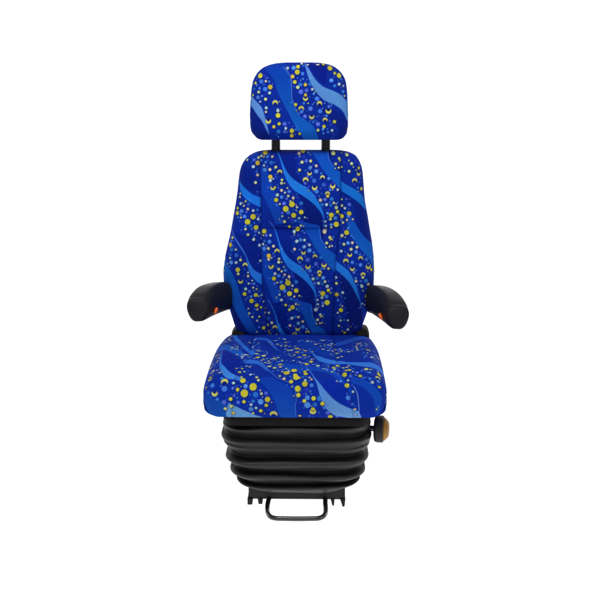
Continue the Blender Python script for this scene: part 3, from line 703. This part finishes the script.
for py, l, r, Y in folds:
    _, z = at(298, py, Y); a_, b_ = at(l, py, -.10)[0], at(r, py, -.10)[0]
    FX.append((z, (b_-a_)/2, -Y, (a_+b_)/2))
FX = catmull(np.array(FX), 9, closed=False)
rows = []
for z, hw, fy, xm in FX:
    hy = (fy+yc+0.19)/2+0.02
    q = rrect(hw, hy, 0.085, 30, 60)
    X = q[:, 0]+xm; Yq = q[:, 1]-fy+hy
    zz = np.full(len(q), z)
    zz = zz+0.0016*np.sin(X*11+z*70)+0.0010*np.sin(X*27+1.3+z*110)-0.0012*np.exp(-((X-0.06)/0.03)**2)*np.sin(z*150)
    # the first fold is pinched on the left and tucks under the plate on the right
    tw = np.exp(-((z-0.305)/0.016)**2)
    zz = zz-0.010*tw*sstep(-q[:, 0], 0.09, 0.19)+0.004*tw*sstep(q[:, 0], 0.06, 0.18)
    bow = 0.004*(1-np.clip(abs(q[:, 0])/hw, 0, 1)**2)*(q[:, 1] < 0)     # fronts of the folds belly out a little
    rows.append(np.c_[X, Yq-bow, zz])
me = grid_mesh('suspension_bellows', np.array(rows), True, True); fix_normals(me)
link('suspension_bellows', me, M_rubber, seat)

# base plate with turned-down feet
YB = -0.105
bx0, bz0 = at(248.6, 499, YB); bx1, _ = at(345, 499, YB); _, bz1 = at(298, 486, YB)
base = bevel_box('base_frame', (bx0, YB, bz0), (bx1, 0.20, bz1), 0.003, M_black, seat)
def foot(px0, px1, pyb, y0, y1, taper):
    xa, za = at(px0, 498, YB); xb, _ = at(px1, 498, YB)
    bm = bmesh.new()
    top = bz0+0.004; bot = at(298, pyb, YB)[1]; bot = max(bot, 0.001)
    sh = taper
    vs = [(xa, top), (xb, top), (xb-(0 if sh <= 0 else sh)*0, bot), (xa+0, bot)]
    if sh > 0: vs = [(xa, top), (xb, top), (xb-sh*.3, bot), (xa+sh, bot)]
    if sh < 0: vs = [(xa, top), (xb, top), (xb+sh, bot), (xa-sh*.3, bot)]
    f = [bm.verts.new((x, y0, z)) for x, z in vs]; g = [bm.verts.new((x, y1, z)) for x, z in vs]
    bm.faces.new(f); bm.faces.new(g[::-1])
    for i in range(4): bm.faces.new((f[i], g[i], g[(i+1) % 4], f[(i+1) % 4]))
    bmesh.ops.recalc_face_normals(bm, faces=bm.faces)
    bmesh.ops.bevel(bm, geom=bm.edges[:], offset=0.0015, segments=2, affect='EDGES', profile=.5)
    me = bpy.data.meshes.new('foot'); bm.to_mesh(me); bm.free()
    link('foot', me, M_black, base)
foot(247.5, 252.3, 504.6, YB-0.004, 0.19, 0.0)
foot(257.6, 262.6, 504.2, YB-0.002, YB+0.03, 0.003)
foot(330.5, 334.6, 505.4, YB-0.002, YB+0.03, 0.006)
foot(340, 345.4, 506.0, YB-0.004, 0.19, 0.008)

# pull-out adjustment handle
def P3(px, py, Y):
    x, z = at(px, py, Y); return (x, Y, max(z, 0.0076))
hp = [P3(270.0, 497, -.09), P3(268.6, 500, -.11), P3(267.6, 505, -.13), P3(267.4, 510, -.16), P3(268.2, 514.0, -.20), P3(271, 517, -.225), P3(276, 518.3, -.235), P3(284, 518.6, -.237), P3(298, 518.8, -.237), P3(312, 518.6, -.237),
      P3(319, 518.2, -.235), P3(323.4, 516.2, -.225), P3(325.4, 513, -.20), P3(325.6, 508, -.16), P3(325.2, 503, -.13), P3(325.3, 500, -.11), P3(325, 497, -.09)]
tube('adjustment_handle', hp, 0.0072, M_metal, seat)

# height knob with amber cap
kx, kz = at(374.3, 428.6, -0.115)
ax = np.array([1, -0.16, 0.0]); ax /= np.linalg.norm(ax)
o = np.array([kx, -0.115, kz])
knob = lathe('height_knob', [(0, .030), (.0015, .036), (.004, .0395), (.010, .0412), (.024, .0412), (.028, .0400), (.0292, .037), (.0292, .034)], o, ax, M_black, seat)
lathe('knob_cap', [(.0285, .0352), (.033, .0345), (.041, .0265), (.0445, .0205), (.0450, .017), (.0435, .012), (.0432, .002)], o, ax, M_amber, knob)
lathe('knob_shaft', [(-.05, .009), (-.001, .009), (0.0005, .0085)], o, ax, M_metal, knob)

# ------------------------------------------------------------------ armrests
def superell(n, e, N=72):
    a = np.arange(N)/N*2*np.pi
    c, s = np.cos(a), np.sin(a)
    return np.c_[np.sign(c)*abs(c)**(2/e), np.sign(s)*abs(s)**(2/e)]
def armrest(sections, tilt, btn, face, label):
    """sections: (Y, px, py, half width m, half height m)"""
    S = []
    for Y, px, py, hw, hh in sections:
        x, z = at(px, py, Y); S.append((x, Y, z, hw, hh))
    S = catmull(np.array(S), 8, closed=False)
    rows = []
    q = superell(0, 3.6)
    for x, Y, z, hw, hh in S:
        rows.append((x, Y, z, hw, hh, 0.0))
    x, Y, z, hw, hh = S[-1]
    for k in range(1, 9):                      # rounded nose with a flatter front face
        a = k/8*math.pi/2; r = 0.014
        rows.append((x, Y-r*math.sin(a), z, hw-r*(1-math.cos(a)), hh-r*(1-math.cos(a)), 1))
    for f in (0.85, 0.6, 0.3, 0.05):
        rows.append((x, Y-0.014-0.002*(1-f), z, (hw-.014)*f, (hh-.014)*f, 1))
    P = []
    for x, Y, z, hw, hh, e in rows:
        c, s = math.cos(tilt), math.sin(tilt)
        X = q[:, 0]*hw; Z = q[:, 1]*hh
        # crowned top, narrower belly
        X = X*(1-0.26*np.clip(0.25-q[:, 1], 0, 1.25)**1.4-0.08*np.clip(q[:, 1]-0.4, 0, 1))*1.03
        lean = -face*Z           # nose leans back towards the top
        P.append(np.c_[x+X*c-Z*s, Y+lean*0+np.where(Z < 0, 0, Z*0.30*(1 if e else 1)*sstep(-Y, -0.06, 0.04)), z+X*s+Z*c])
    me = grid_mesh('armrest', np.array(P), True, True); fix_normals(me)
    o = link('armrest', me, M_arm, seat)
    if label: o['label'] = label
    # release button set into the lower inner side
    Y, px, py, sx = btn
    x, z = at(px, py, Y)
    bm = bmesh.new(); bmesh.ops.create_uvsphere(bm, u_segments=24, v_segments=16, radius=1)
    for v in bm.verts:
        cc = v.co; e = 0.75
        cc.x = math.copysign(abs(cc.x)**e, cc.x)*0.0058; cc.z = math.copysign(abs(cc.z)**e, cc.z)*0.0095; cc.y = math.copysign(abs(cc.y)**e, cc.y)*0.017
        cc.rotate(Matrix.Rotation(sx, 3, 'Y'))
        v.co = cc+Vector((x, Y, z))
    me = bpy.data.meshes.new('release_button'); bm.to_mesh(me); bm.free()
    link('release_button', me, M_orange, o)
    return o
armrest([(.30, 229, 294, .020, .036), (.26, 226.5, 296, .027, .046), (.20, 221.3, 296.6, .032, .0495), (.13, 214.0, 298.4, .0345, .0515), (.06, 206.4, 301.6, .036, .0505), (.0, 200.6, 306.4, .0352, .0440), (-.03, 198.0, 309.8, .0335, .0365)],
        math.radians(3), (0.030, 216.0, 310.6, math.radians(18)), 0.3, None)
armrest([(.30, 368, 297, .020, .036), (.26, 371.5, 299, .027, .046), (.20, 377.0, 299.9, .032, .0495), (.13, 383.6, 303.0, .0348, .0520), (.06, 390.2, 307.8, .0362, .0500), (.0, 395.2, 313.6, .0355, .0440), (-.03, 397.6, 317.5, .0340, .0365)],
        math.radians(-3), (0.030, 380.6, 316.2, math.radians(-32)), 0.3, None)

# recliner housings either side of the backrest foot
def blob(name, c, h, e, mat, parent):
    bm = bmesh.new(); bmesh.ops.create_uvsphere(bm, u_segments=40, v_segments=24, radius=1)
    for v in bm.verts:
        v.co = Vector((c[0]+math.copysign(abs(v.co.x)**e, v.co.x)*h[0], c[1]+math.copysign(abs(v.co.y)**e, v.co.y)*h[1], c[2]+math.copysign(abs(v.co.z)**e, v.co.z)*h[2]))
    me = bpy.data.meshes.new(name); bm.to_mesh(me); bm.free()
    return link(name, me, mat, parent)
x, z = at(240, 338, 0.27); blob('recliner_housing', (x, 0.27, z), (0.028, 0.06, 0.040), 0.6, M_plate, seat)
x, z = at(361.5, 338, 0.27); blob('recliner_housing', (x, 0.27, z), (0.026, 0.06, 0.042), 0.6, M_plate, seat)
# moulded rear shell of the backrest
_, zl = at(298, 330, 0.30); _, zh = at(298, 165, 0.38)
rows = []
for u in np.linspace(0, 1, 40):
    z = zl+(zh-zl)*u; hw = 0.175+0.04*math.sin(min(u, .75)*math.pi/0.9)-0.02*u
    e = max(0, (u-.93)/.07, (.05-u)/.05); sc = math.sqrt(max(1-e*e, 0.02))
    q = rrect(hw*(.9+.1*sc), 0.022*sc+0.002, 0.02)
    rows.append(np.c_[q[:, 0]-0.002, q[:, 1]+yb_line(z)+0.105, np.full(len(q), z)])
me = grid_mesh('backrest_shell', np.array(rows), True, True); fix_normals(me)
link('backrest_shell', me, M_black, seat)
